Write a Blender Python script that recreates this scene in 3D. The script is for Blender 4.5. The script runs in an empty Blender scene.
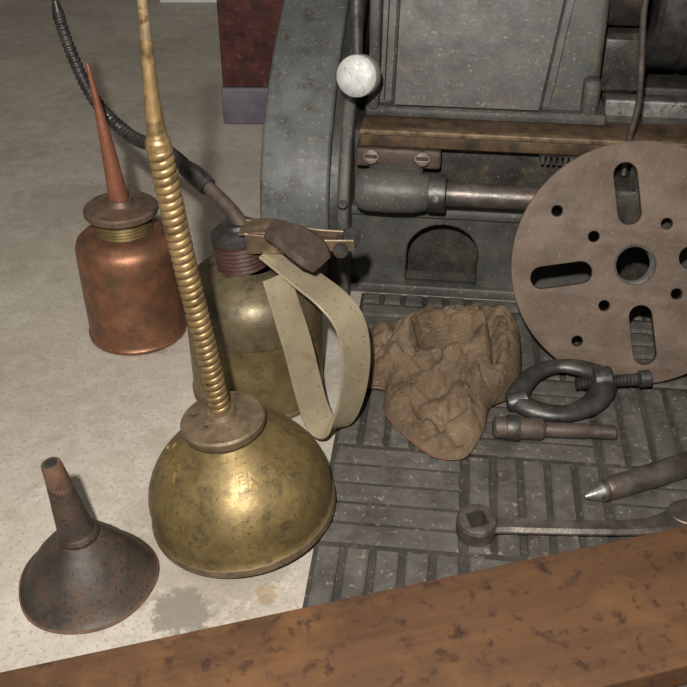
import bpy, bmesh, math, random
from mathutils import Vector, Matrix, noise, Euler
random.seed(4)
S=0.01
scn=bpy.context.scene
try:
    scn.view_settings.view_transform='Standard'
except Exception: pass

# ---------------------------------------------------------------- materials
def ramp(nt, fac, stops):
    r=nt.nodes.new('ShaderNodeValToRGB')
    el=r.color_ramp.elements
    while len(el)<len(stops): el.new(0.5)
    for e,(p,c) in zip(el,stops):
        e.position=p; e.color=(c[0],c[1],c[2],1) if not isinstance(c,(int,float)) else (c,c,c,1)
    nt.links.new(fac,r.inputs[0]); return r.outputs[0]
def noi(nt, co, scale, detail=6, rough=.6, dist=0):
    n=nt.nodes.new('ShaderNodeTexNoise'); n.inputs['Scale'].default_value=scale
    n.inputs['Detail'].default_value=detail; n.inputs['Roughness'].default_value=rough
    n.inputs['Distortion'].default_value=dist
    nt.links.new(co,n.inputs['Vector']); return n.outputs['Fac']
def mixc(nt, fac, a, b, mode='MIX'):
    m=nt.nodes.new('ShaderNodeMix'); m.data_type='RGBA'; m.blend_type=mode
    for sock,v in ((m.inputs[0],fac),(m.inputs[6],a),(m.inputs[7],b)):
        if isinstance(v,(int,float)): sock.default_value=v
        elif isinstance(v,tuple): sock.default_value=(v[0],v[1],v[2],1)
        else: nt.links.new(v,sock)
    return m.outputs[2]
def M(name, c1, c2, scale=40, metal=0., rough=.5, rv=.15, bump=.15, bscale=300, spot=None, spscale=120, sp=(.6,.68), spot2=None, sp2scale=600, sp2=(.66,.72), dist=0.3, stretch=None, spec=.5):
    m=bpy.data.materials.new(name); m.use_nodes=True; nt=m.node_tree
    b=nt.nodes['Principled BSDF']
    co=nt.nodes.new('ShaderNodeTexCoord').outputs['Object']
    cs=co
    if stretch:
        mp=nt.nodes.new('ShaderNodeMapping'); mp.inputs['Scale'].default_value=stretch; nt.links.new(co,mp.inputs['Vector']); cs=mp.outputs[0]
    n=noi(nt,cs,scale,8,.62,dist)
    col=ramp(nt,n,[(.35,c1),(.65,c2)])
    if spot:
        f=ramp(nt,noi(nt,co,spscale,6,.65),[(sp[0],0.),(sp[1],1.)]); col=mixc(nt,f,col,spot)
    if spot2:
        f=ramp(nt,noi(nt,co,sp2scale,3,.6),[(sp2[0],0.),(sp2[1],1.)]); col=mixc(nt,f,col,spot2)
    nt.links.new(col,b.inputs['Base Color'])
    b.inputs['Metallic'].default_value=metal
    b.inputs['Specular IOR Level'].default_value=spec
    r=ramp(nt,noi(nt,co,scale*2.3,5),[(.3,max(0,rough-rv)),(.7,min(1,rough+rv))])
    nt.links.new(r,b.inputs['Roughness'])
    if bump:
        bp=nt.nodes.new('ShaderNodeBump'); bp.inputs['Strength'].default_value=bump; bp.inputs['Distance'].default_value=.001
        nt.links.new(noi(nt,co,bscale,6,.7),bp.inputs['Height']); nt.links.new(bp.outputs[0],b.inputs['Normal'])
    return m
brass=M('aged_brass',(.125,.088,.034),(.235,.168,.068),45,.6,.48,.12,.15,350,spot=(.065,.05,.03),spscale=90,sp=(.52,.72),spot2=(.055,.04,.025),sp2scale=500,sp2=(.61,.7))
brass_dark=M('tarnished_brass',(.10,.07,.042),(.18,.13,.08),90,.45,.55,.15,.3,500,spot=(.045,.034,.022))
brass_spring=M('brass_spring',(.18,.12,.052),(.30,.205,.097),80,.62,.44,.1,.1,500,spot=(.08,.052,.028),spscale=150,sp=(.50,.7))
strapm=M('brass_strap',(.30,.25,.165),(.40,.335,.225),30,.5,.40,.06,.04,500,spot=(.18,.11,.06),spscale=35,sp=(.60,.8),spot2=(.10,.06,.035),sp2scale=380,sp2=(.64,.72))
tipm=M('dull_brass_tip',(.12,.085,.05),(.19,.14,.08),90,.3,.55)
copper=M('aged_copper',(.18,.082,.045),(.275,.125,.07),50,.6,.46,.1,.12,350,spot=(.095,.065,.04),spscale=60,sp=(.46,.72),spot2=(.06,.035,.02),sp2scale=450,sp2=(.63,.72))
copper_red=M('red_copper',(.20,.078,.045),(.30,.12,.07),60,.5,.45)
coppercap=M('copper_cap',(.09,.06,.042),(.17,.11,.075),80,.5,.55,.15,.3,500,spot=(.05,.035,.025),spscale=120)
canbody=M('dull_brass_body',(.125,.092,.040),(.22,.162,.072),35,.5,.46,.12,.2,350,spot=(.06,.044,.025),spscale=60,sp=(.52,.72),spot2=(.14,.075,.03),sp2scale=200,sp2=(.62,.7))
canshoulder=M('dull_brass_shoulder',(.088,.069,.038),(.155,.122,.068),40,.45,.46,.1,.25,350,spot=(.045,.036,.024),spscale=90,sp=(.50,.7),spot2=(.19,.15,.09),sp2scale=350,sp2=(.62,.72))
redcollar=M('red_brown_collar',(.035,.017,.013),(.07,.033,.026),80,.25,.45)
blackm=M('black_parts_hole_shade',(.015,.014,.013),(.04,.037,.034),80,.2,.45,.1,.3,500)  # black parts; also painted in for the shade inside openings
hosem=M('black_hose',(.018,.017,.016),(.05,.045,.042),100,.3,.4)
darksteel=M('dark_steel',(.032,.031,.030),(.09,.086,.08),60,.6,.42,.12,.25,450,spot=(.09,.05,.03),spscale=90,sp=(.54,.75))
toolsteel=M('tool_steel',(.055,.047,.041),(.15,.13,.115),60,.55,.42,.12,.25,450,spot=(.10,.05,.03),spscale=90,sp=(.54,.75))
browniron=M('brown_iron',(.06,.045,.036),(.115,.085,.068),60,.4,.5,.12,.3,450,spot=(.04,.03,.025),spscale=90)
leverm=M('lever_iron',(.05,.036,.028),(.09,.064,.05),60,.35,.38,.1,.1,450,spot=(.035,.027,.022),spscale=60,sp=(.5,.7))
steel=M('worn_steel',(.14,.135,.13),(.28,.27,.25),70,.7,.4,.12,.15,450,spot=(.09,.06,.04),spscale=120)
silver=M('silver_knob_metal',(.34,.34,.33),(.47,.47,.45),100,.2,.5,.1,.15,450,spot=(.2,.19,.17),spscale=300,sp=(.55,.7))
rustbr=M('rusty_bracket',(.085,.055,.034),(.17,.125,.078),60,.45,.48,.12,.2,500,spot=(.24,.19,.12),spscale=80)
funnelm=M('funnel_tin',(.028,.022,.018),(.066,.050,.039),35,.25,.55,.1,.3,300,spot=(.085,.046,.028),spscale=80,sp=(.50,.75),spot2=(.016,.014,.012),sp2scale=400,sp2=(.55,.72),spec=.4)
funnelrust=M('funnel_rust',(.058,.036,.026),(.145,.077,.045),90,.2,.6,.1,.4,400,spot=(.045,.034,.03),spscale=120)
platem=M('faceplate_iron',(.076,.052,.037),(.122,.087,.063),25,.0,.62,.08,.2,300,spot=(.050,.034,.025),spscale=40,sp=(.48,.78),spot2=(.18,.135,.09),sp2scale=600,sp2=(.61,.74),spec=.25)
paint=M('grey_machine_paint',(.036,.036,.034),(.075,.074,.068),25,.0,.5,.12,.2,220,spot=(.10,.078,.052),spscale=60,sp=(.52,.8),spot2=(.20,.15,.095),sp2scale=380,sp2=(.61,.71),spec=.4)
paintblue=M('bluegrey_machine_paint',(.060,.064,.063),(.098,.103,.100),22,.0,.5,.12,.2,200,spot=(.036,.034,.03),spscale=60,sp=(.48,.72),spot2=(.21,.16,.10),sp2scale=360,sp2=(.60,.71),spec=.4)
paintdark=M('dark_greasy_iron_recess_shade',(.018,.017,.016),(.050,.046,.039),35,.1,.45,.12,.4,250,spot=(.095,.063,.036),spscale=90,sp=(.54,.75),spot2=(.16,.12,.075),sp2scale=420,sp2=(.62,.72),spec=.4)  # dark oily iron; also painted shade behind the base arches
railm=M('oily_rail',(.055,.034,.020),(.13,.083,.045),45,.3,.5,.12,.3,300,spot=(.03,.024,.018),spscale=60,sp=(.48,.7))
railedge=M('rail_edge',(.12,.08,.045),(.24,.17,.10),60,.4,.45,.12,.3,300,spot=(.06,.04,.025),spscale=80,sp=(.5,.7))
maroon=M('maroon_mottled',(.035,.012,.011),(.10,.027,.022),60,.1,.5,.1,.3,300,spot=(.11,.08,.07),spscale=180)
purplegrey=M('purple_grey_paint',(.09,.08,.10),(.14,.125,.155),40)
white=M('white_paint',(.7,.7,.68),(.8,.8,.78),20,0,.5)
matm=M('grey_rubber',(.062,.056,.050),(.118,.107,.096),22,0,.8,.1,.55,300,spot=(.040,.035,.030),spscale=45,sp=(.42,.7),spot2=(.22,.19,.145),sp2scale=260,sp2=(.61,.74),spec=.25)
matbase=M('grey_rubber_groove',(.028,.025,.022),(.055,.049,.042),25,0,.85,.1,.5,350,spot2=(.14,.12,.09),sp2scale=240,sp2=(.58,.74),spec=.2)
rustm=M('rusty_plank_metal',(.058,.031,.018),(.108,.056,.028),16,.0,.75,.12,.2,260,spot=(.150,.074,.031),spscale=20,sp=(.5,.75),spot2=(.038,.021,.015),sp2scale=110,sp2=(.55,.72),dist=.8,stretch=(.2,1.8,1),spec=.15)
wallm=M('wall_paint',(.4,.39,.36),(.46,.45,.42),10,0,.8)

# cloth
cloth=M('brown_canvas',(.118,.080,.049),(.195,.138,.087),28,0,.92,.05,0,300,spot=(.065,.044,.028),spscale=40,sp=(.46,.76),spot2=(.28,.21,.14),sp2scale=450,sp2=(.58,.75),spec=.15)
nt=cloth.node_tree; b=nt.nodes['Principled BSDF']
tc=nt.nodes.new('ShaderNodeTexCoord'); co=tc.outputs['UV']
hs=[]
for d in ('X','Y'):
    w=nt.nodes.new('ShaderNodeTexWave'); w.bands_direction=d; w.inputs['Scale'].default_value=14; w.inputs['Distortion'].default_value=1.5; w.inputs['Detail'].default_value=2
    nt.links.new(co,w.inputs['Vector']); hs.append(w.outputs['Fac'])
ad=nt.nodes.new('ShaderNodeMath'); ad.operation='ADD'; nt.links.new(hs[0],ad.inputs[0]); nt.links.new(hs[1],ad.inputs[1])
bp=nt.nodes.new('ShaderNodeBump'); bp.inputs['Strength'].default_value=.7; bp.inputs['Distance'].default_value=.0004
nt.links.new(ad.outputs[0],bp.inputs['Height'])
bp2=nt.nodes.new('ShaderNodeBump'); bp2.inputs['Strength'].default_value=.6; bp2.inputs['Distance'].default_value=.004
nt.links.new(noi(nt,tc.outputs['Object'],75,4,.6,1.0),bp2.inputs['Height']); nt.links.new(bp.outputs[0],bp2.inputs['Normal']); nt.links.new(bp2.outputs[0],b.inputs['Normal'])
hemm=M('red_hem',(.10,.038,.028),(.15,.065,.045),80,0,.9)

# concrete floor with real stains
def concrete():
    m=bpy.data.materials.new('concrete_floor'); m.use_nodes=True; nt=m.node_tree; b=nt.nodes['Principled BSDF']
    co=nt.nodes.new('ShaderNodeTexCoord').outputs['Object']
    col=ramp(nt,noi(nt,co,9,8,.6,.4),[(.3,(.31,.275,.225)),(.7,(.41,.37,.315))])
    f=ramp(nt,noi(nt,co,55,8,.75),[(.45,0.),(.75,1.)]); col=mixc(nt,f,col,(.47,.435,.38))
    f=ramp(nt,noi(nt,co,340,4,.7),[(.55,0.),(.67,.7)]); col=mixc(nt,f,col,(.15,.13,.105))
    f=ramp(nt,noi(nt,co,150,4,.7),[(.62,0.),(.70,.55)]); col=mixc(nt,f,col,(.18,.155,.125))
    f=ramp(nt,noi(nt,co,4.3,5,.6,.6),[(.44,0.),(.7,.5)]); col=mixc(nt,f,col,(.235,.195,.15))
    f=ramp(nt,noi(nt,co,28,7,.7,1.2),[(.54,0.),(.70,.45)]); col=mixc(nt,f,col,(.22,.185,.145))
    nz=noi(nt,co,90,6,.7)
    def stain(x,y,r,c,amt,col):
        v=nt.nodes.new('ShaderNodeVectorMath'); v.operation='DISTANCE'; nt.links.new(co,v.inputs[0]); v.inputs[1].default_value=(x*S,y*S,0)
        a=nt.nodes.new('ShaderNodeMath'); a.operation='MULTIPLY_ADD'; nt.links.new(nz,a.inputs[0]); a.inputs[1].default_value=r*S*2.2
        nt.links.new(v.outputs['Value'],a.inputs[2])
        mr=nt.nodes.new('ShaderNodeMapRange'); nt.links.new(a.outputs[0],mr.inputs[0])
        mr.inputs[1].default_value=r*S*1.75; mr.inputs[2].default_value=r*S*2.0; mr.inputs[3].default_value=amt; mr.inputs[4].default_value=0
        return mixc(nt,mr.outputs[0],col,c)
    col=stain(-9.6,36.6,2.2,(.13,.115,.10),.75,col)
    col=stain(-4.6,38.0,.9,(.28,.18,.085),.6,col)
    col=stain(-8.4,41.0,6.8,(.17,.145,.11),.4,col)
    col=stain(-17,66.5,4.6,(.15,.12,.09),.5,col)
    col=stain(-30,90,7,(.23,.19,.145),.35,col)
    nt.links.new(col,b.inputs['Base Color']); b.inputs['Roughness'].default_value=.75
    bp=nt.nodes.new('ShaderNodeBump'); bp.inputs['Strength'].default_value=.4; bp.inputs['Distance'].default_value=.001
    nt.links.new(noi(nt,co,260,8,.75),bp.inputs['Height']); nt.links.new(bp.outputs[0],b.inputs['Normal'])
    return m
concm=concrete()

# ---------------------------------------------------------------- mesh helpers (units: cm)
def root(name, loc=(0,0,0), rot=(0,0,0)):
    e=bpy.data.objects.new(name,None); e.empty_display_size=.02
    e.location=Vector(loc)*S; e.rotation_euler=[math.radians(a) for a in rot]
    scn.collection.objects.link(e); return e
def fin(bm,name,mat,parent=None,smooth=True,ang=.6,mtx=None):
    if mtx is not None: bmesh.ops.transform(bm,matrix=mtx,verts=bm.verts)
    bmesh.ops.recalc_face_normals(bm,faces=bm.faces)
    bmesh.ops.scale(bm,vec=(S,S,S),verts=bm.verts)
    if smooth:
        for f in bm.faces: f.smooth=True
        for e in bm.edges:
            if len(e.link_faces)==2 and e.calc_face_angle(0)>ang: e.smooth=False
    me=bpy.data.meshes.new(name); bm.to_mesh(me); bm.free()
    o=bpy.data.objects.new(name,me); me.materials.append(mat); scn.collection.objects.link(o)
    if parent: o.parent=parent
    return o
def align(p0,p1):
    p0=Vector(p0); d=(Vector(p1)-p0).normalized()
    return Matrix.Translation(p0)@d.to_track_quat('Z','Y').to_matrix().to_4x4()
def rev(name,prof,mat,parent=None,seg=64,mtx=None,wob=0,rfun=None,ang=.6):
    bm=bmesh.new(); rings=[]
    for r,z in prof:
        if r<1e-4: rings.append([bm.verts.new((0,0,z))]); continue
        ring=[]
        for i in range(seg):
            a=2*math.pi*i/seg; rr=r
            if rfun: rr=rfun(r,z,a)
            if wob: rr*=1+wob*noise.noise(Vector((math.cos(a)*1.2,math.sin(a)*1.2,z*.3)))
            ring.append(bm.verts.new((rr*math.cos(a),rr*math.sin(a),z)))
        rings.append(ring)
    for A,B in zip(rings,rings[1:]):
        if len(A)==1 and len(B)==1: continue
        for i in range(seg):
            j=(i+1)%seg
            if len(A)==1: bm.faces.new((A[0],B[i],B[j]))
            elif len(B)==1: bm.faces.new((A[i],A[j],B[0]))
            else: bm.faces.new((A[i],A[j],B[j],B[i]))
    return fin(bm,name,mat,parent,mtx=mtx,ang=ang)
def cr(pts,n=8,closed=False):
    P=[Vector(p) for p in pts]; N=len(P); out=[]
    rng=range(N) if closed else range(N-1)
    for i in rng:
        if closed: a,b,c,d=P[(i-1)%N],P[i],P[(i+1)%N],P[(i+2)%N]
        else: a,b,c,d=P[max(i-1,0)],P[i],P[i+1],P[min(i+2,N-1)]
        for k in range(n):
            t=k/n
            out.append(.5*((2*b)+(c-a)*t+(2*a-5*b+4*c-d)*t*t+(3*b-a-3*c+d)*t**3))
    if not closed: out.append(P[-1])
    return out
def tube(name,pts,radii,mat,parent=None,seg=16,n=8,closed=False,corr=0,corrp=.5,flat=1,smoothpath=True):
    q=[Vector((*p,r)) for p,r in zip(pts,radii if hasattr(radii,'__len__') else [radii]*len(pts))] 
    P3=cr([Vector(v[:3]) for v in q],n,closed) if smoothpath else [Vector(v[:3]) for v in q]
    R=[]
    N=len(q)
    if smoothpath:
        for i in (range(N) if closed else range(N-1)):
            for k in range(n):
                t=k/n; R.append(q[i][3]*(1-t)+q[(i+1)%N][3]*t)
        if not closed: R.append(q[-1][3])
    else: R=[v[3] for v in q]
    bm=bmesh.new(); L=len(P3); rings=[]; up=Vector((0,0,1)); s=0
    nrm=None
    for i,p in enumerate(P3):
        if closed: t=(P3[(i+1)%L]-P3[i-1]).normalized()
        else: t=(P3[min(i+1,L-1)]-P3[max(i-1,0)]).normalized()
        if nrm is None:
            nrm=t.orthogonal().normalized() if abs(t.z)>.9 else (up-t*up.dot(t)).normalized()
        elif closed: nrm=(up-t*up.dot(t)).normalized()
        else: nrm=(nrm-t*nrm.dot(t)).normalized()
        bi=t.cross(nrm)
        if i: s+=(p-P3[i-1]).length
        r=R[i]
        if corr: r+=corr*math.sin(s/corrp*2*math.pi)
        rings.append([bm.verts.new(p+nrm*math.cos(a)*r*flat+bi*math.sin(a)*r) for a in [2*math.pi*k/seg for k in range(seg)]])
    for i in range(L if closed else L-1):
        A,B=rings[i],rings[(i+1)%L]
        for k in range(seg):
            j=(k+1)%seg; bm.faces.new((A[k],A[j],B[j],B[k]))
    if not closed:
        bm.faces.new(rings[0][::-1]); bm.faces.new(rings[-1])
    return fin(bm,name,mat,parent,ang=.9)
def ribbon(name,pts,wdir,w,th,mat,parent=None,n=8,widths=None,closed=False,bev=.04):
    P=cr(pts,n,closed); L=len(P); bm=bmesh.new(); rings=[]
    W=Vector(wdir).normalized()
    for i,p in enumerate(P):
        t=((P[(i+1)%L]-P[i-1]) if closed else (P[min(i+1,L-1)]-P[max(i-1,0)])).normalized()
        nn=t.cross(W).normalized(); ww=(W-t*W.dot(t)).normalized()
        k=w
        if widths:
            f=i/(L-1)*(len(widths)-1); a=int(min(f,len(widths)-2)); k=widths[a]*(1-(f-a))+widths[a+1]*(f-a)
        hw,ht=k/2,th/2; e=min(bev,ht*.8)
        prof=[(-hw,-ht+e),(-hw,ht-e),(-hw+e,ht),(hw-e,ht),(hw,ht-e),(hw,-ht+e),(hw-e,-ht),(-hw+e,-ht)]
        rings.append([bm.verts.new(p+ww*a+nn*b) for a,b in prof])
    for i in range(L if closed else L-1):
        A,B=rings[i],rings[(i+1)%L]
        for k in range(8):
            j=(k+1)%8; bm.faces.new((A[k],A[j],B[j],B[k]))
    if not closed: bm.faces.new(rings[0][::-1]); bm.faces.new(rings[-1])
    return fin(bm,name,mat,parent,ang=.5)
def box(name,x0,x1,y0,y1,z0,z1,mat,parent=None,bev=.2,seg=3,mtx=None):
    bm=bmesh.new(); bmesh.ops.create_cube(bm,size=1)
    for v in bm.verts: v.co=Vector(((x0+x1)/2+v.co.x*(x1-x0),(y0+y1)/2+v.co.y*(y1-y0),(z0+z1)/2+v.co.z*(z1-z0)))
    if bev: bmesh.ops.bevel(bm,geom=bm.edges[:],offset=bev,segments=seg,profile=.5,affect='EDGES')
    return fin(bm,name,mat,parent,mtx=mtx,ang=.5)
def extr(name,pts,x0,x1,mat,parent=None,bev=.3,seg=4,taper=None):
    """profile in YZ extruded along X"""
    bm=bmesh.new(); A=[bm.verts.new((x0,y,z)) for y,z in pts]; B=[bm.verts.new((x1,y,z)) for y,z in pts]
    bm.faces.new(A); bm.faces.new(B[::-1]); n=len(pts)
    for i in range(n): bm.faces.new((A[i],B[i],B[(i+1)%n],A[(i+1)%n]))
    bmesh.ops.recalc_face_normals(bm,faces=bm.faces)
    if bev:
        ed=[e for e in bm.edges if len({round(v.co.x,3) for v in e.verts})==1]
        bmesh.ops.bevel(bm,geom=ed,offset=bev,segments=seg,profile=.5,affect='EDGES',clamp_overlap=True)
    return fin(bm,name,mat,parent,ang=.55)
def plate2d(name,loops,th,bev,mat,parent=None,mtx=None):
    cu=bpy.data.curves.new(name,'CURVE'); cu.dimensions='2D'; cu.fill_mode='BOTH'; cu.extrude=(th/2-bev)*S; cu.bevel_depth=bev*S; cu.bevel_resolution=2; cu.offset=-bev*S
    for lp in loops:
        sp=cu.splines.new('POLY'); sp.points.add(len(lp)-1); sp.use_cyclic_u=True
        for p,(x,y) in zip(sp.points,lp): p.co=(x*S,y*S,0,1)
    o=bpy.data.objects.new(name+'_tmp',cu); scn.collection.objects.link(o)
    dg=bpy.context.evaluated_depsgraph_get(); me=bpy.data.meshes.new_from_object(o.evaluated_get(dg))
    bpy.data.objects.remove(o)
    bm=bmesh.new(); bm.from_mesh(me); bmesh.ops.scale(bm,vec=(1/S,)*3,verts=bm.verts); bmesh.ops.remove_doubles(bm,verts=bm.verts,dist=.002)
    me.materials.clear()
    return fin(bm,name,mat,parent,mtx=mtx,ang=.5)
def circ(x,y,r,n=32,a0=0): return [(x+r*math.cos(a0+2*math.pi*i/n),y+r*math.sin(a0+2*math.pi*i/n)) for i in range(n)]
def slot(cx,cy,ang,L,w,n=10):
    out=[]; h=L/2-w/2
    for i in range(n+1): a=-math.pi/2+math.pi*i/n; out.append((h+w/2*math.cos(a),w/2*math.sin(a)))
    for i in range(n+1): a=math.pi/2+math.pi*i/n; out.append((-h+w/2*math.cos(a),w/2*math.sin(a)))
    c,s=math.cos(ang),math.sin(ang); return [(cx+x*c-y*s,cy+x*s+y*c) for x,y in out]
def thread(r,z0,z1,p,d):
    out=[]; z=z0
    while z<z1-p*.5: out+=[(r,z),(r-d,z+p/2)]; z+=p
    return out+[(r,z1)]

# ---------------------------------------------------------------- rag (cloth buckled by a short simulation, pinned along its outline)
out=[(6.2,49.3),(8.2,49.0),(9.3,50.4),(10.2,52.4),(10.9,54.6),(12.3,55.6),(13.5,57.6),(13.9,60.2),(13.9,62.6),(11.8,64.0),(8.2,64.0),(4.8,63.6),(1.9,62.8),(1.4,60.2),(1.5,57.2),(3.1,56.6),(3.0,54.2),(4.3,51.6)]
bc=Vector((7.6,57.6,0)); B=cr([(x,y,0) for x,y in out],22,True); NB=len(B)
pol=sorted((math.atan2((q-bc).y,(q-bc).x),(q-bc).length) for q in B)
def rad_at(a):
    import bisect
    i=bisect.bisect_left(pol,(a,0)); p1=pol[i%NB]; p0=pol[i-1]
    a1=p1[0]+(2*math.pi if i>=NB else 0); a0=p0[0]-(2*math.pi if i==0 else 0)
    t=0 if a1==a0 else (a-a0)/(a1-a0); return p0[1]*(1-t)+p1[1]*t
def seg_d(p,a,b_):
    ab=b_-a; t=max(0,min(1,(p-a).dot(ab)/ab.length_squared)); return (p-a-ab*t).length
V2=lambda x,y:Vector((x,y,0))
ridges=[((3.0,56.6),(5.0,59.6),1.0,.8),((5.0,59.6),(6.4,61.0),.7,.8),((9.9,60.9),(10.3,57.4),.7,.8),((10.3,57.4),(8.8,52.0),.6,.7),
 ((12.6,62.6),(12.1,57.0),.5,.6),((4.4,54.0),(8.2,57.0),.6,.7),((5.4,51.4),(8.6,54.2),.35,.45),((2.4,61.8),(4.4,59.8),.5,.45),((5,63),(8,61.9),.5,.45),((6.2,50.6),(9.0,56.4),.35,.4)]
vall=[((6.6,59.6),(8.7,59.0),3.2,.95),((3.2,59.4),(4.6,62.2),.6,.4),((11.3,62.4),(11.3,57.2),.8,.45)]
def hgt(p,t):
    fy=max(0,min(1,(p.y-49)/11.5)); fy=fy*fy*(3-2*fy); fx=max(0,min(1,(p.x-1.5)/9))
    hm=.6+(2.1+1.8*fx)*fy
    z=hm*(1-t**9)**.55; e=1-t**9
    for a,b_,h,w in ridges:
        d=seg_d(p,V2(*a),V2(*b_)); z+=h*(.5*math.exp(-(d/w)**2)+.5*math.exp(-1.3*d/w))*e
    for a,b_,h,w in vall: z-=h*math.exp(-(seg_d(p,V2(*a),V2(*b_))/w)**2)*e
    z+=.3*noise.noise(Vector((p.x*.5+p.y*.25,p.y*.6-p.x*.25,3)))*e+.18*noise.noise(Vector((p.x*1.4+p.y*.5,p.y*.9-p.x*.5,0)))*e
    return max(.15,z)
N=84; Q=10.0  # simulate at 1 unit = 10 cm
me=bpy.data.meshes.new('cloth_sim'); vv=[]; bd=[]; tt=[]
for j in range(N+1):
    for i in range(N+1):
        u=-1+2*i/N; v=-1+2*j/N; t=max(abs(u),abs(v))
        a=math.atan2(v,u) if t>0 else 0
        rr=rad_at(a)*t
        p=bc+Vector((math.cos(a),math.sin(a),0))*rr
        vv.append(((p.x-bc.x)/Q,(p.y-bc.y)/Q,hgt(p,t)/Q)); tt.append(t)
        if i in(0,N) or j in (0,N): bd.append(len(vv)-1)
ff=[(j*(N+1)+i,j*(N+1)+i+1,(j+1)*(N+1)+i+1,(j+1)*(N+1)+i) for j in range(N) for i in range(N)]
me.from_pydata(vv,[],ff); me.update()
so_=bpy.data.objects.new('cloth_sim',me); scn.collection.objects.link(so_)
final=[Vector(v) for v in vv]
import time; t0=time.time()
try:
    vg=so_.vertex_groups.new(name='pin'); vg.add(bd,1.0,'REPLACE')
    so_.shape_key_add(name='Basis'); rk=so_.shape_key_add(name='Rest')
    for k,v in enumerate(vv): rk.data[k].co=Vector((v[0]*1.10,v[1]*1.10,v[2]*1.10))
    rk.value=0
    cm=so_.modifiers.new('Cloth','CLOTH'); cs=cm.settings
    cs.vertex_group_mass='pin'; cs.pin_stiffness=5; cs.rest_shape_key=rk
    cs.quality=6; cs.mass=.25; cs.tension_stiffness=30; cs.compression_stiffness=30; cs.shear_stiffness=12; cs.bending_stiffness=1.0; cs.tension_damping=8; cs.compression_damping=8; cs.shear_damping=8; cs.bending_damping=.8; cs.air_damping=4
    cs.effector_weights.gravity=0
    cm.collision_settings.use_collision=False; cm.collision_settings.use_self_collision=False
    cm.point_cache.frame_start=1; cm.point_cache.frame_end=20
    for f in range(1,15):
        scn.frame_set(f)
        if time.time()-t0>45: break
    ev=so_.evaluated_get(bpy.context.evaluated_depsgraph_get()); m2=ev.to_mesh()
    fin_=[v.co.copy() for v in m2.vertices]; ev.to_mesh_clear()
    mxd=max((a-Vector(b_)).length for a,b_ in zip(fin_,vv)); av=sum((a-Vector(b_)).length for a,b_ in zip(fin_,vv))/len(vv)
    print('CLOTH displacement max/avg',mxd,av)
    if mxd==mxd and mxd<1.2: final=fin_
except Exception as ex:
    print('CLOTH fallback',ex)
bpy.data.objects.remove(so_)
scn.frame_set(1)
# sharpen: re-open the mouth between folds and press creases into the cloth
tucks=[((6.5,59.5),(8.9,58.9),2.7,.8),((7.6,60.2),(8.6,58.6),.9,.5),((4.2,58.4),(6.2,55.8),.35,.22),((5.2,53.2),(8.6,55.2),.35,.2),((6.0,51.2),(8.8,53.0),.3,.2),((10.9,62.6),(11.2,57.0),.6,.28),((12.6,61.0),(12.4,57.4),.3,.2),((2.6,58.6),(5.4,62.4),.45,.25),((3.2,61.8),(6.8,62.6),.35,.22),((8.8,56.6),(9.6,53.2),.4,.22),((9.4,62.2),(9.9,60.2),.4,.25)]
fin2=[]
for k,v in enumerate(final):
    p=Vector((bc.x+v[0]*Q,bc.y+v[1]*Q,0)); e=1-tt[k]**8; z=v[2]*Q
    wp=p+Vector((noise.noise(p*.7),noise.noise(p*.7+Vector((7,1,0))),0))*.6
    for a,b_,h,w in tucks:
        d=seg_d(wp,V2(*a),V2(*b_)); z-=h*math.exp(-(d/w)**1.4)*e; z+=h*.25*math.exp(-((d-2.0*w)/w)**2)*e*(1 if h<1 else .8)
    n1=noise.noise(Vector((wp.x*.55+wp.y*.35,wp.y*.55-wp.x*.25,1.7))); n2=noise.noise(Vector((wp.x*1.2-wp.y*.5,wp.y*.8+wp.x*.5,5.1)))
    z-=(.42*max(0,1-abs(n1)*7)+.20*max(0,1-abs(n2)*6))*e
    fin2.append(Vector((p.x,p.y,.72+max(.03,z))))
rr_=root('canvas_rag',(0,0,0))
bm=bmesh.new(); uvl=bm.loops.layers.uv.new('UVMap')
vs=[bm.verts.new(v) for v in fin2]
for f in ff:
    fc=bm.faces.new([vs[k] for k in f])
    for l,k in zip(fc.loops,f): l[uvl].uv=((k%(N+1))/N*5,(k//(N+1))/N*5)
hem_idx=sorted([k for k in bd],key=lambda k:math.atan2(final[k][1],final[k][0]))
hemv=[vs[k].co.copy() for k in hem_idx if -2.6<math.atan2(final[k][1],final[k][0])<-1.6]
rg=fin(bm,'cloth_folds',cloth,rr_,ang=3)
so=rg.modifiers.new('thick','SOLIDIFY'); so.thickness=.001; so.offset=0
ss=rg.modifiers.new('sub','SUBSURF'); ss.levels=1; ss.render_levels=1
if len(hemv)>3: tube('stitched_hem',[v+Vector((0,0,.06)) for v in hemv[::2]],.06,hemm,rr_,8,n=2)

# ---------------------------------------------------------------- room
bm=bmesh.new(); vs=[bm.verts.new(p) for p in ((-160,-60,0),(160,-60,0),(160,240,0),(-160,240,0))]; bm.faces.new(vs); fin(bm,'floor',concm,smooth=False)
box('wall_back',-160,160,240,246,0,200,wallm,bev=0)

wc=root('white_cabinet',(-26.5,175,0))
box('carcass',-5,5,-8,8,3,70,white,wc,.3); box('plinth',-5,5,-9,8,0,3,white,wc,.2); box('door_panel',-4.6,4.6,-8.8,-8,4,68,white,wc,.2); rev('handle_knob',[(0,0),(.4,0),(.3,.8),(.7,1.2),(.6,1.7),(0,1.8)],steel,wc,24,align((3.5,-8.8,40),(3.5,-10,40)))

rc=root('red_tool_cabinet',(-6.5,120,0))
box('body',-8.2,8,-8,8,4.6,62,maroon,rc,.3); box('base_rail',-8.4,8.2,-8.3,8.2,0,4.6,purplegrey,rc,.3)
for k in range(3): box('drawer_%d'%(k+1),-7.6,7.4,-8.5,-7.9,22+k*13,34+k*13,maroon,rc,.25)

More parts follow.
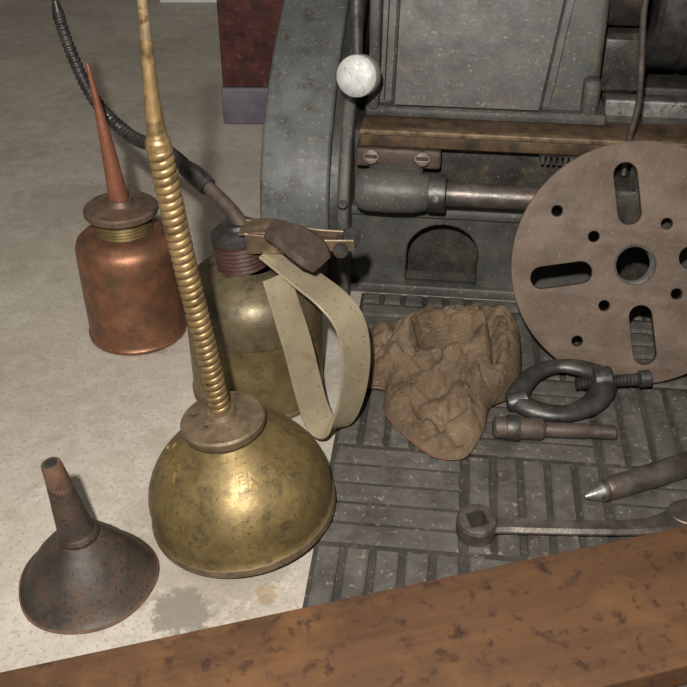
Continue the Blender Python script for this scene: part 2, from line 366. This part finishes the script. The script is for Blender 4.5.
# ---------------------------------------------------------------- rubber mat
mt=root('rubber_mat',(-2.4,37.0,0),(0,0,-6.63))
box('mat_base',0,46,-14,35.0,0.01,.32,matbase,mt,.08)
bm=bmesh.new(); T=9.4; nb=5
for i in range(5):
    for j in range(6):
        for k in range(nb):
            x0=i*T+.12; y0=-14+j*T+.12; pt=(T-.1)/nb
            if (i+j)%2==0: X0,X1,Y0,Y1=x0+.18,x0+T-.4,y0+k*pt+.12,y0+(k+1)*pt-.25
            else: X0,X1,Y0,Y1=x0+k*pt+.12,x0+(k+1)*pt-.25,y0+.18,y0+T-.4
            X1=min(X1,45.9); Y1=min(Y1,34.8)
            if X1-X0<.3 or Y1-Y0<.3: continue
            r=bmesh.ops.create_cube(bm,size=1)
            for v in r['verts']:
                top=v.co.z>0; ins=.10 if top else 0
                v.co=Vector(((X0+X1)/2+v.co.x*(X1-X0-ins*2),(Y0+Y1)/2+v.co.y*(Y1-Y0-ins*2),.58 if top else .3))
bmesh.ops.bevel(bm,geom=[e for e in bm.edges if all(v.co.z>.4 for v in e.verts)],offset=.06,segments=2,affect='EDGES')
fin(bm,'mat_ribs',matm,mt,ang=.4)

# ---------------------------------------------------------------- rusty plank
d=Vector((39.1,10.5,0)).normalized(); a=math.degrees(math.atan2(d.y,d.x))
pk=root('rusty_steel_channel',(-18.0,30.7,0),(0,0,a))
box('web_plate',-14,62,-9.0,0,1.9,2.5,rustm,pk,.12)
box('back_flange',-14,62,-.6,0,.6,2.2,rustm,pk,.1); box('front_flange',-14,62,-9.0,-8.4,.6,2.2,rustm,pk,.1)

# ---------------------------------------------------------------- domed brass oil can
oc=root('brass_oil_can',(-6.5,44.7,.5),(0,0,0)); oc.rotation_euler=Euler((0,math.radians(-6),0))
k_=.955
dome=[(6.1,1.0),(6.17,1.5),(6.17,2.1),(6.02,2.8),(5.72,3.5),(5.25,4.25),(4.65,4.95),(3.95,5.6),(3.2,6.15),(2.6,6.55),(2.25,6.8)]
dome=[(r*k_,z) for r,z in dome]
dome3=[(p.x,p.z) for p in cr([(r,0,z) for r,z in dome],5)]
rev('body',[(0,-.45),(3*k_,-.35),(5.3*k_,-.1),(5.9*k_,0.05),(6.15*k_,.1),(6.27*k_,.3),(6.27*k_,.6),(6.12*k_,.8)]+dome3+[(2.1,7.0)],brass,oc,96)
rev('base_seam',[(6.15*k_,.02),(6.33*k_,.1),(6.36*k_,.35),(6.30*k_,.6),(6.1*k_,.7)],brass_dark,oc,96)
UZ=Matrix.Translation((-.1,0,.35))
rev('collar_cap',[(2.05,6.4),(2.3,6.45),(2.35,6.7),(2.56,6.8),(2.62,6.95),(2.62,7.3),(2.5,7.45),(2.2,7.48),(1.5,7.58),(1.0,7.75),(.85,8.05),(.7,8.1),(0,8.1)],brass_dark,oc,96,mtx=UZ,rfun=lambda r,z,a:r+(.035*math.sin(a*48) if 6.9<z<7.35 else 0))
path=cr([(0-.1,0,8),(-.15,0,14),(-.22,0,20),(-.15,0,25.6)],30)
def coil(name,path,R0,R1,wr,pitch,mat,parent,seg=8,per=20):
    L=[0]
    for a,b_ in zip(path,path[1:]): L.append(L[-1]+(b_-a).length)
    tot=L[-1]; turns=tot/pitch; N=int(turns*per); bm=bmesh.new(); prev=None; k=0
    for i in range(N+1):
        s=tot*i/N
        while k<len(L)-2 and L[k+1]<s: k+=1
        t=(s-L[k])/(L[k+1]-L[k]); c=path[k].lerp(path[k+1],t); d=(path[k+1]-path[k]).normalized()
        u=d.cross(Vector((0,1,0))).normalized(); v=d.cross(u); th=2*math.pi*i/per; R=R0+(R1-R0)*s/tot
        rad=u*math.cos(th)+v*math.sin(th)
        ring=[bm.verts.new(c+rad*(R+wr*.6*math.cos(q))+d*wr*1.15*math.sin(q)) for q in [2*math.pi*m/seg for m in range(seg)]]
        if prev:
            for m in range(seg): bm.faces.new((prev[m],prev[(m+1)%seg],ring[(m+1)%seg],ring[m]))
        prev=ring
    return fin(bm,name,mat,parent,ang=2)
coil('spring_spout',path,.54,.57,.2,.46,brass_spring,oc)
tube('spout_core',[p for p in path[::15]],.5,brass_dark,oc,16)
tube('spout_tip',[(-.15,0,25.3),(-.14,0,25.8),(-.1,0,26.3),(.05,0,28),(.38,0,30.6),(.62,0,32.5)],[.64,.66,.5,.4,.29,.24],brass_spring,oc,24,corr=.012,corrp=.35)
tube('spout_nozzle',[(.38,0,30.6),(.6,0,32.3),(.75,0,34),(.78,0,35.5)],[.3,.25,.2,.16],tipm,oc,20)
arc=[0]
for p,q in zip(dome3,dome3[1:]): arc.append(arc[-1]+math.dist(p,q))
def dome_at(s):
    s=max(0,min(arc[-1]-1e-4,s)); k=0
    while arc[k+1]<s: k+=1
    t=(s-arc[k])/(arc[k+1]-arc[k]); p,q=dome3[k],dome3[k+1]
    r=p[0]+(q[0]-p[0])*t; z=p[1]+(q[1]-p[1])*t; tx,tz=q[0]-p[0],q[1]-p[1]; l=math.hypot(tx,tz)
    return r,z,tz/l,-tx/l
def letter(txt,phi0,name,size=1.65,s0=4.7):
    cu=bpy.data.curves.new(name,'FONT'); cu.body=txt; cu.size=size; cu.extrude=.07; cu.bevel_depth=.02; cu.align_x='CENTER'; cu.space_character=1.12; cu.resolution_u=4; cu.offset=.03
    o=bpy.data.objects.new('t',cu); scn.collection.objects.link(o)
    me=bpy.data.meshes.new_from_object(o.evaluated_get(bpy.context.evaluated_depsgraph_get())); bpy.data.objects.remove(o)
    bm=bmesh.new(); bm.from_mesh(me)
    bmesh.ops.triangulate(bm,faces=bm.faces)
    for v in bm.verts:
        r,z,nr,nz=dome_at(s0+v.co.y); phi=math.radians(phi0)+v.co.x*.75/4.3; h=v.co.z+.03
        rr=r+nr*h; v.co=Vector((rr*math.cos(phi),rr*math.sin(phi),z+nz*h))
    me.materials.clear(); fin(bm,name,brass,oc,ang=.5)
letter('EAGLE',-53,'embossed_lettering_front'); letter('OILER',-165,'embossed_lettering_side')

# ---------------------------------------------------------------- copper oil can
cc=root('copper_oil_can',(-17.4,66.5,0))
kc=1.035
rev('body',[(0,.1),(3.6*kc,.1),(3.75*kc,0),(3.95*kc,.1),(3.97*kc,.35),(3.85*kc,.5),(3.83*kc,.7),(3.85*kc,3),(3.87*kc,7.5),(3.84*kc,8.2),(3.68*kc,8.75),(3.25*kc,9.15),(2.5,9.4),(2.0,9.5)],copper,cc,80,wob=.012)
rev('threaded_neck',[(2.0,9.3)]+[(2.15+(.13 if i%2 else 0),9.45+i*.13) for i in range(12)]+[(2.0,11)],brass,cc,64)
rev('collar_cap',[(2.3,10.9),(2.75,10.95),(2.88,11.1),(2.88,11.45),(2.7,11.6),(1.6,11.65),(1.1,11.8),(.9,12.2),(0,12.3)],coppercap,cc,80,rfun=lambda r,z,a:r+(.03*math.sin(a*50) if 11<z<11.5 else 0))
tube('tapered_spout',[(0,0,11.8),(-.1,0,13),(-.35,0,17),(-.6,0,20),(-.85,0,22.8)],[.82,.74,.48,.27,.12],copper_red,cc,24)

# ---------------------------------------------------------------- pump oil can
pr=Vector((-6.9,58.7,0)); pc=root('pump_oil_can',pr)
def L(*pts): return [tuple(Vector(p)-pr) for p in pts]
MB=Matrix.Translation((.3,0,0))
kp=.965
rev('body',[(0,.1),(4.9*kp,.1),(5.1*kp,0),(5.3*kp,.12),(5.32*kp,.4),(5.2*kp,.55),(5.2*kp,6.6)],canbody,pc,96,mtx=MB,wob=.008)
rev('shoulder',[(5.2*kp,6.6),(5.24*kp,6.7),(5.22*kp,6.8),(5.2*kp,8.4),(5.05*kp,9.1),(4.6*kp,9.8),(3.9,10.3),(3.0,10.65),(2.2,10.85),(1.8,11)],canshoulder,pc,96,mtx=MB,wob=.008)
mx=align((-.2,0,10.8),(-.6,.1,14))
rev('threaded_collar',[(1.7,0)]+[(1.78+(.16 if i%2 else 0),.05+i*.16) for i in range(14)]+[(1.6,2.3)],redcollar,pc,64,mtx=mx)
rev('pump_head',[(1.2,2.0),(1.75,2.1),(1.95,2.3),(1.9,2.75),(1.6,3.0),(1.1,3.15),(1.0,3.4),(0,3.5)],blackm,pc,48,mtx=mx)
tube('spout_tube',L((-6.6,58,13.4),(-7.4,59,14.3),(-8.6,60.2,15.2),(-10.6,62,16.25)),[.62,.55,.5,.46],browniron,pc,20)
tube('spout_ferrule',L((-9.6,61.1,15.75),(-10.6,62,16.25),(-11.4,62.9,16.4)),[.68,.72,.6],darksteel,pc,20)
tube('flexible_hose',L((-10.9,62.4,16.3),(-13.3,66,16.4),(-16.6,69.5,16.1),(-19.6,72,18.0),(-21.1,73,21.3),(-21.8,73.5,24.2)),[.5,.5,.5,.48,.46,.44],hosem,pc,16,n=40,corr=.05,corrp=.42)
tube('hose_nozzle',L((-21.75,73.5,23.9),(-21.8,73.5,24.5),(-21.85,73.5,25.3)),[.5,.42,.22],hosem,pc,16)
ribbon('trigger_strap',L((-5.2,57.0,12.9),(-4.0,56.2,12.4),(-2.4,55.0,11.7),(-.9,53.9,11.0),(.2,53.1,10.0),(.72,52.6,8.6),(.85,52.1,6.6),(.6,51.7,4.4),(.05,51.4,2.6),(-.7,51.3,1.75),(-1.5,51.6,1.8),(-2.1,52.2,2.9),(-2.6,52.8,4.8),(-3.15,53.5,7.2),(-3.9,54.3,9.8),(-4.6,55.1,12.0)),(.8,.6,0),2.2,.22,strapm,pc,12,widths=[2.0,2.3,2.4,2.4,2.4,2.3,2.3,2.3,2.3,2.3,2.1],bev=.05)
# bracket: two riveted side plates, bridge and end tab
ribbon('bracket_plate_front',L((-6.6,56.6,13.7),(-4.2,56.2,13.8),(-1.6,55.8,14.0),(.7,55.6,14.1)),(0,-.25,1),1.0,.18,rustbr,pc,8,widths=[1.9,1.5,1.0,1.0],bev=.05)
ribbon('bracket_plate_back',L((-6.6,58.2,13.9),(-4.2,57.7,14.0),(-1.6,57.1,14.1),(.7,56.8,14.1)),(0,-.25,1),1.0,.18,rustbr,pc,8,widths=[1.9,1.5,1.0,1.0],bev=.05)
ribbon('bracket_bridge',L((-6.9,57.4,14.5),(-5.4,57.0,14.8),(-4.0,56.8,14.7)),(.1,1,.1),1.9,.18,rustbr,pc,8,bev=.06)
ribbon('bracket_web',L((-3.0,56.6,13.9),(-1.0,56.4,14.0),(.4,56.2,14.0)),(0,1,0),1.4,.14,leverm,pc,8)
ribbon('bracket_end_tab',L((.0,55.9,14.6),(.6,56.1,14.4),(1.0,56.3,14.0)),(0,.6,1),1.4,.22,darksteel,pc,6,widths=[1.0,1.5,1.0],bev=.08)
ribbon('thumb_lever',L((-4.9,55.8,15.1),(-4.1,55.4,15.1),(-3.0,54.9,14.7),(-2.0,54.4,14.1),(-1.4,54.1,13.5)),(.7,.75,.25),2,.8,leverm,pc,8,widths=[1.6,2.1,2.6,2.6,1.7],bev=.34)
rev('pivot_bolt',[(0,-1),(.3,-1),(.3,1),(.5,1),(.5,1.3),(0,1.35)],darksteel,pc,12,mtx=Matrix.Translation(Vector((-.2,56.2,14.0))-pr)@Matrix.Rotation(math.radians(90),4,'X'))

# ---------------------------------------------------------------- funnel
fn=root('tin_funnel',(-15.6,39.1,0))
def fr(r,z,a): return r*(1+.012*math.sin(3*a+1)+.01*math.sin(5*a))
rev('cone',[(3.85,0.02),(4.0,.0),(4.13,.08),(4.15,.22),(4.0,.32),(3.8,.5),(3.45,1.1),(2.9,2.0),(2.2,2.9),(1.5,3.65),(1.05,4.05),(.95,4.1)],funnelm,fn,80,rfun=fr)
rev('rolled_rim',[(3.9,.02),(4.16,.03),(4.21,.14),(4.14,.25),(3.97,.28)],funnelrust,fn,80,rfun=fr)
tube('spout',[(0,0,3.9),(-.12,0,4.6),(-.38,0,7),(-.55,0,8.6),(-.62,.05,9.35)],[1.2,1.05,.78,.6,.52],funnelm,fn,32)
tube('solder_joint',[(0,0,3.75),(-.03,0,4.05),(-.06,0,4.35)],[1.22,1.27,1.12],funnelm,fn,32)
tube('spout_mouth',[(-.42,0,7.4),(-.5,0,8.3),(-.6,0,9.1),(-.66,0,9.5)],[.74,.67,.6,.55],funnelrust,fn,24)
tube('mouth_shade_disc',[(-.64,0,9.4),(-.67,0,9.53)],[.38,.38],blackm,fn,20)  # solid black disc, painted shade in place of a real opening

# ---------------------------------------------------------------- faceplate
el,yw=math.radians(25),math.radians(10)
n_=Vector((-math.sin(yw)*math.cos(el),-math.cos(yw)*math.cos(el),math.sin(el))); rt=Vector((math.cos(yw),-math.sin(yw),0)); up=n_.cross(rt)
fp=bpy.data.objects.new('lathe_faceplate',None); scn.collection.objects.link(fp)
mw=Matrix((rt,up,n_)).transposed().to_4x4(); mw.translation=Vector((21.9,61.6,9.1))*S; fp.matrix_world=mw
R=9.15; loops=[circ(0,0,R,128),circ(0,0,1.5,48)]
for k in range(4):
    a=math.radians(103+90*k); rr=5.35+(.1 if k%2 else 0)
    loops.append(slot(rr*math.cos(a),rr*math.sin(a),a,4.6,1.7))
for k in range(4):
    a=math.radians(60+90*k); loops.append(circ(7.1*math.cos(a),7.1*math.sin(a),.42,20)); loops.append(circ(3.75*math.cos(a),3.75*math.sin(a),.42,20))
plate2d('disc',loops,.9,.08,platem,fp)
rev('hub_outer',[(1.5,-.4),(2.5,-.4),(2.5,-1.8),(1.45,-1.8)],darksteel,fp,48)
rev('threaded_bore',[(1.53,.3)]+[(1.5-(.14 if i%2 else 0),.25-i*.13) for i in range(16)],steel,fp,48)

# ---------------------------------------------------------------- lathe dog
dg_=root('lathe_dog',(16,55.7,0))
def L2(o,*pts): return [tuple(Vector(p)-Vector(o)) for p in pts]
o_=(16,56,0)
tube('forged_ring',L2(o_,(12.9,55.4,1.5),(14.4,57.6,2.0),(16.4,58.3,2.3),(18.4,57.8,2.3),(19.4,56.6,2.1),(18.6,54.9,1.6),(16.4,53.7,1.4),(14.2,54.0,1.4)),[.9,.7,.6,.8,1.05,.9,.75,.8],darksteel,dg_,16,closed=True,flat=.75)
tube('tail',L2(o_,(13.4,55.2,1.5),(12.6,55.0,1.4),(12.1,54.95,1.35)),[.85,.75,.6],darksteel,dg_,16)
rev('screw_boss',[(0,0),(.9,0),(1.0,.2),(1.0,1.2),(.85,1.4),(0,1.4)],darksteel,dg_,32,align(Vector((18.7,56.7,2.1))-Vector(o_),Vector((20.4,56.8,2.25))-Vector(o_)))
rev('set_screw',[(0,0)]+thread(.5,.02,4.6,.26,.1)+[(.42,4.7),(.64,4.75),(.64,5.5),(.5,5.6),(0,5.6)],darksteel,dg_,24,align(Vector((17.4,56.5,1.95))-Vector(o_),Vector((22.8,56.6,2.4))-Vector(o_)))

# ---------------------------------------------------------------- mandrel shaft
ms=root('steel_arbor',(10.7,51.9,1.35))
rev('shaft',[(0,0),(.6,0),(.78,.15),(.8,3.4),(.7,3.6),(.55,3.7),(.55,6.6),(.5,6.7),(.48,7.6),(.52,7.65),(.52,8.6),(.4,8.75),(0,8.75)],browniron,ms,40,align((0,0,0),(9,-.5,-.1)))
rev('collar',[(.5,.9),(.92,.95),(.95,1.1),(.95,1.7),(.9,1.85),(.5,1.9)],darksteel,ms,40,align((0,0,0),(9,-.5,-.1)))

# ---------------------------------------------------------------- lathe centre
lc=root('lathe_center',(15.8,45.0,1.2))
rev('tapered_body',[(0,0),(.12,.05),(.68,1.25),(.74,1.45),(.70,1.7),(.76,1.8),(.8,2.4),(.84,6),(.88,11),(.8,11.4),(0,11.5)],toolsteel,lc,48,align((0,0,0),(7.8,3.0,.18)))
rev('ground_point',[(0,-.02),(.13,.04),(.69,1.24),(.70,1.3),(.3,1.3)],steel,lc,48,align((0,0,0),(7.8,3.0,.18)))

# ---------------------------------------------------------------- wrench
wr=root('square_socket_wrench',(8.4,42.4,.62),(0,0,0))
def sqring(a,n=32):
    out=[]
    for i in range(n):
        t=2*math.pi*i/n; c_,s_=math.cos(t),math.sin(t); m=max(abs(c_),abs(s_)); out.append((a*c_/m,a*s_/m))
    ca,sa=math.cos(.25),math.sin(.25); return [(x*ca-y*sa,x*sa+y*ca) for x,y in out]
bm=bmesh.new(); n=32
def ringv(pts,z): return [bm.verts.new((x,y,z)) for x,y in pts]
rs=[ringv(circ(0,0,1.1,n),0),ringv(circ(0,0,1.27,n),.18),ringv(circ(0,0,1.3,n),1.15),ringv(circ(0,0,1.17,n),1.38),ringv(circ(0,0,1.05,n),1.43),ringv(sqring(.62,n),1.43),ringv(sqring(.58,n),1.36),ringv(sqring(.58,n),.1)]
for A_,B_ in zip(rs,rs[1:]):
    for k in range(n): bm.faces.new((A_[k],A_[(k+1)%n],B_[(k+1)%n],B_[k]))
bm.faces.new(rs[0][::-1])
fin(bm,'socket_head',toolsteel,wr,ang=.5,mtx=Matrix.Rotation(math.radians(6),4,'X'))
rev('socket_floor',[(0,0),(.8,0),(.8,.15),(0,.15)],blackm,wr,24,Matrix.Translation((0,0,.05)))  # black disc paints the shade at the bottom of the socket
ribbon('handle',[(1.0,-.05,.75),(2.2,-.08,.65),(5,-.15,.6),(9,-.2,.6),(11.3,.0,.6),(12.9,.55,.6)],(0,1,0),1,.6,toolsteel,wr,8,widths=[1.5,1.2,1.2,1.25,1.35,1.8],bev=.22)
plate2d('open_jaw',[[(1.2*math.cos(a)*1.35,1.2*math.sin(a)) for a in [2*math.pi*i/40 for i in range(40)]],circ(.3,0,.62,6)],.95,.15,toolsteel,wr,Matrix.Translation((14.0,.9,.5)))

# ---------------------------------------------------------------- metal lathe
lt=root('metal_lathe',(9.6,72,0),(0,0,-6.7))
ar=[(-4.1,1.0)]+[(-1.0+3.1*math.cos(a),3.9+2.9*math.sin(a)) for a in [math.pi-math.pi*i/16 for i in range(17)]]+[(2.1,1.0)]
ar2=[(x+17,z) for x,z in ar]
XZ=Matrix.Rotation(math.radians(90),4,'X')
plate2d('base_front_panel',[[(-10,0),(44,0),(44,8.2),(-10,8.2)],ar,ar2],2.4,.3,paint,lt,Matrix.Translation((0,1.2,0))@XZ)
box('base_inner',-10,44,3.6,16,0,8,paintdark,lt,.2)  # dark backing, its colour stands in for deep shade in the arches
box('base_foot_lip',-10,44,-.7,1,0,1.0,paint,lt,.3)
box('base_top_ledge',-10,44,-.5,3,7.6,8.5,paint,lt,.35)
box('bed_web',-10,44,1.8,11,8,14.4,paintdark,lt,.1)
box('bed_front_way',-8.3,44,-.4,3.6,13.9,15.4,railm,lt,.2)
box('bed_front_way_edge',-8.3,44,-.6,.2,15.0,15.45,railedge,lt,.12)
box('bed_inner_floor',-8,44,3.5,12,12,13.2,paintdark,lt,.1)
box('bed_rear_way',12,44,7.6,9.4,13,15.8,steel,lt,.25)
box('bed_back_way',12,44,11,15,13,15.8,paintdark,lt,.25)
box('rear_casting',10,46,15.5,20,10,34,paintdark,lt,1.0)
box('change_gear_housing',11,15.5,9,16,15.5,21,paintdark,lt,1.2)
bm=bmesh.new()
for i in range(60):
    r=bmesh.ops.create_cube(bm,size=1)
    for v in r['verts']: v.co=Vector((6.6+i*.46+v.co.x*.25,.7+v.co.y*1.2,13.25+v.co.z*.8))
fin(bm,'rack_teeth',toolsteel,lt,smooth=False)
box('rack_bar',6.3,40,.1,1.9,13.5,14.0,darksteel,lt,.05)
box('screw_bracket',-8.6,-1.6,-.6,2,12.2,13.8,browniron,lt,.25)
for x in (-7.3,-3.1):
    mx=align((x,-.5,13.1),(x,-1.6,13.5))
    plate2d('bracket_screw',[circ(0,0,.62,32),[(-.5,-.09),(.5,-.09),(.5,.09),(-.5,.09)]],.5,.1,browniron,lt,mx@Matrix.Translation((0,0,.25)))
xa=lambda x,y,z:align((x,y,z),(x+1,y,z))
rev('leadscrew_bearing',[(0,0),(1.3,0),(1.6,.3),(1.75,.9),(1.78,3.2),(1.72,4.6),(1.5,5.6),(1.4,5.9),(0,5.9)],paint,lt,48,xa(-8.3,-2.4,11.0))
rev('leadscrew_collar',[(0,0),(1.3,0),(1.55,.1),(1.55,1.4),(1.4,1.5),(0,1.5)],darksteel,lt,48,xa(-2.5,-2.4,11.0))
rev('collar_pin',[(0,0),(.28,0),(.25,.25),(0,.3)],steel,lt,16,align((-1.8,-3.8,11.2),(-1.8,-5,11.4)))
rev('leadscrew',[(0,0),(.98,0),(.98,45),(0,45)],toolsteel,lt,40,xa(-1.2,-2.4,11.0))
box('bearing_mount',-7.5,-3,-2,2,9.6,12.4,paint,lt,.4)
prof=[(-3.0,0),(-3.2,5),(-3.1,8),(-2.4,11),(-.9,13.8),(1.5,16.4),(5,18.9),(9,21),(14,22.8),(20,24),(28,24.5),(30,24),(30,0)]
extr('gear_cover',[(p.x,p.y) for p in cr([(y,z,0) for y,z in prof],3)],-16.4,-10.6,paintblue,lt,.8,5)
prof2=[(y+.35,z-.35 if z>8 else z) for y,z in prof]
extr('cover_rim',[(p.x,p.y) for p in cr([(y,z,0) for y,z in prof2],3)],-10.55,-9.9,blackm,lt,0)
extr('cover_inner_flange',[(p.x,p.y) for p in cr([(y-.1,z-.1,0) for y,z in prof],3)],-9.9,-8.9,paint,lt,.3,3)
for (y,z) in ((-3.1,10.2),(3.0,18.4)):
    rev('cover_screw',[(0,0),(.45,0),(.4,.3),(0,.35)],darksteel,lt,16,align((-9.4,y+.3,z-.5),(-9.4,y-1,z+1)))
# headstock
hp=[(3.2,15.3),(3.4,16.6),(4.2,19.6),(5.0,24),(6.0,28),(8.5,31.5),(13,33),(18,32),(20,28),(20,15.3)]
extr('headstock_body',hp,-7.6,10.8,paint,lt,.6,5)
box('headstock_flange',-8.2,11.6,2.4,20,15.3,16.3,paint,lt,.4)
def slab(name,pts,y0,mat):
    bm=bmesh.new(); 
    A=[bm.verts.new((x,y0-th+(z-16.0)*.2,z)) for x,z,th in pts]; Bk=[bm.verts.new((x+(0.8 if x<0 else -.8)*-1,y0+2+(z-16.0)*.2,z)) for x,z,th in pts]
    bm.faces.new(A); n=len(pts)
    for i in range(n): bm.faces.new((A[i],Bk[i],Bk[(i+1)%n],A[(i+1)%n]))
    bmesh.ops.recalc_face_normals(bm,faces=bm.faces)
    bmesh.ops.bevel(bm,geom=bm.edges[:],offset=.7,segments=5,affect='EDGES',clamp_overlap=True)
    fin(bm,name,mat,lt,ang=.5)
slab('headstock_front_panel',[(-6.4,15.9,1.3),(6.6,15.9,1.3),(8.4,30,1.3),(-6.2,30,1.3)],3.4,paint)
box('headstock_vertical_rib',-7.9,-7.0,2.2,6,16.0,28,paint,lt,.3)
box('headstock_side_rib',9.4,10.8,2.6,6,16.0,19,paint,lt,.5)
# selector lever + bright knob
tube('lever_arm',[(-8.7,-.3,26.5),(-8.6,-.6,24.5),(-8.5,-1.0,22),(-8.4,-1.2,20.6)],[.55,.5,.42,.45],darksteel,lt,20)
rev('lever_knob',[(0,-2.2),(1.1,-2.2),(1.45,-1.95),(1.6,-1.5),(1.62,.1),(1.55,.4),(1.3,.6),(.8,.68),(0,.7)],silver,lt,80,align((-8.4,-1.7,20.2),(-8.7,-4.4,21.0)),rfun=lambda r,z,a:r+(.025*math.sin(a*40) if -1.6<z<.2 and r>1.5 else 0))
rev('lever_pivot',[(0,0),(.9,0),(.9,3),(0,3)],darksteel,lt,24,align((-8.6,2.5,26),(-8.6,-1,27)))
# spindle nose and chuck
rev('spindle_flange',[(0,0),(3,0),(3.2,.3),(3.2,3.6),(0,3.6)],darksteel,lt,48,xa(10.5,10.5,24.5))
rev('chuck_body',[(0,0),(5.6,0),(6.0,.4),(6.0,2.4),(5.8,2.6),(5.8,3),(6.0,3.2),(6.0,6),(5.5,6.4),(0,6.4)],darksteel,lt,64,xa(14.6,10.5,24.2))
tube('thin_rod',[(11.2,2,27.0),(15.5,1.6,27.0),(22,1.6,27.0)],[.35,.35,.35],steel,lt,12)
tube('dangling_cable',[(12.0,-2,31),(12.1,-2,26),(12.6,-2,22),(12.9,-2,19),(12.7,-2,16),(12.7,-2.4,13.4)],.23,toolsteel,lt,12)
# carriage apron the plate leans on
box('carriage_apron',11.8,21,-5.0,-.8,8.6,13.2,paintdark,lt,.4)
rev('half_nut_screw',[(0,0)]+thread(1.2,.02,6,.4,.16)+[(0,6)],steel,lt,32,xa(13,-4.4,14.3))

# ---------------------------------------------------------------- lights, world, camera
def area(name,loc,tgt,size,power,col):
    l=bpy.data.lights.new(name,'AREA'); l.shape='DISK'; l.size=size*S; l.energy=power; l.color=col
    o=bpy.data.objects.new(name,l); scn.collection.objects.link(o); o.location=Vector(loc)*S
    o.rotation_euler=(Vector(tgt)-Vector(loc)).to_track_quat('-Z','Y').to_euler()
area('flash_light',(-4,-4,57),(4,66,8),2.0,10.6,(1,.958,.895))
area('overhead_fill',(-40,60,190),(0,70,0),60,4,(1,.92,.8))  # added soft fill from above, not a known lamp
w=bpy.data.worlds.new('world'); scn.world=w; w.use_nodes=True
w.node_tree.nodes['Background'].inputs[0].default_value=(.9,.87,.81,1); w.node_tree.nodes['Background'].inputs[1].default_value=.12
cam=bpy.data.cameras.new('camera'); cam.sensor_width=36; cam.lens=36*944/687; cam.clip_start=.01
co_=bpy.data.objects.new('camera',cam); scn.collection.objects.link(co_); co_.location=(0,0,.45); co_.rotation_euler=(math.radians(55),0,0)
scn.camera=co_
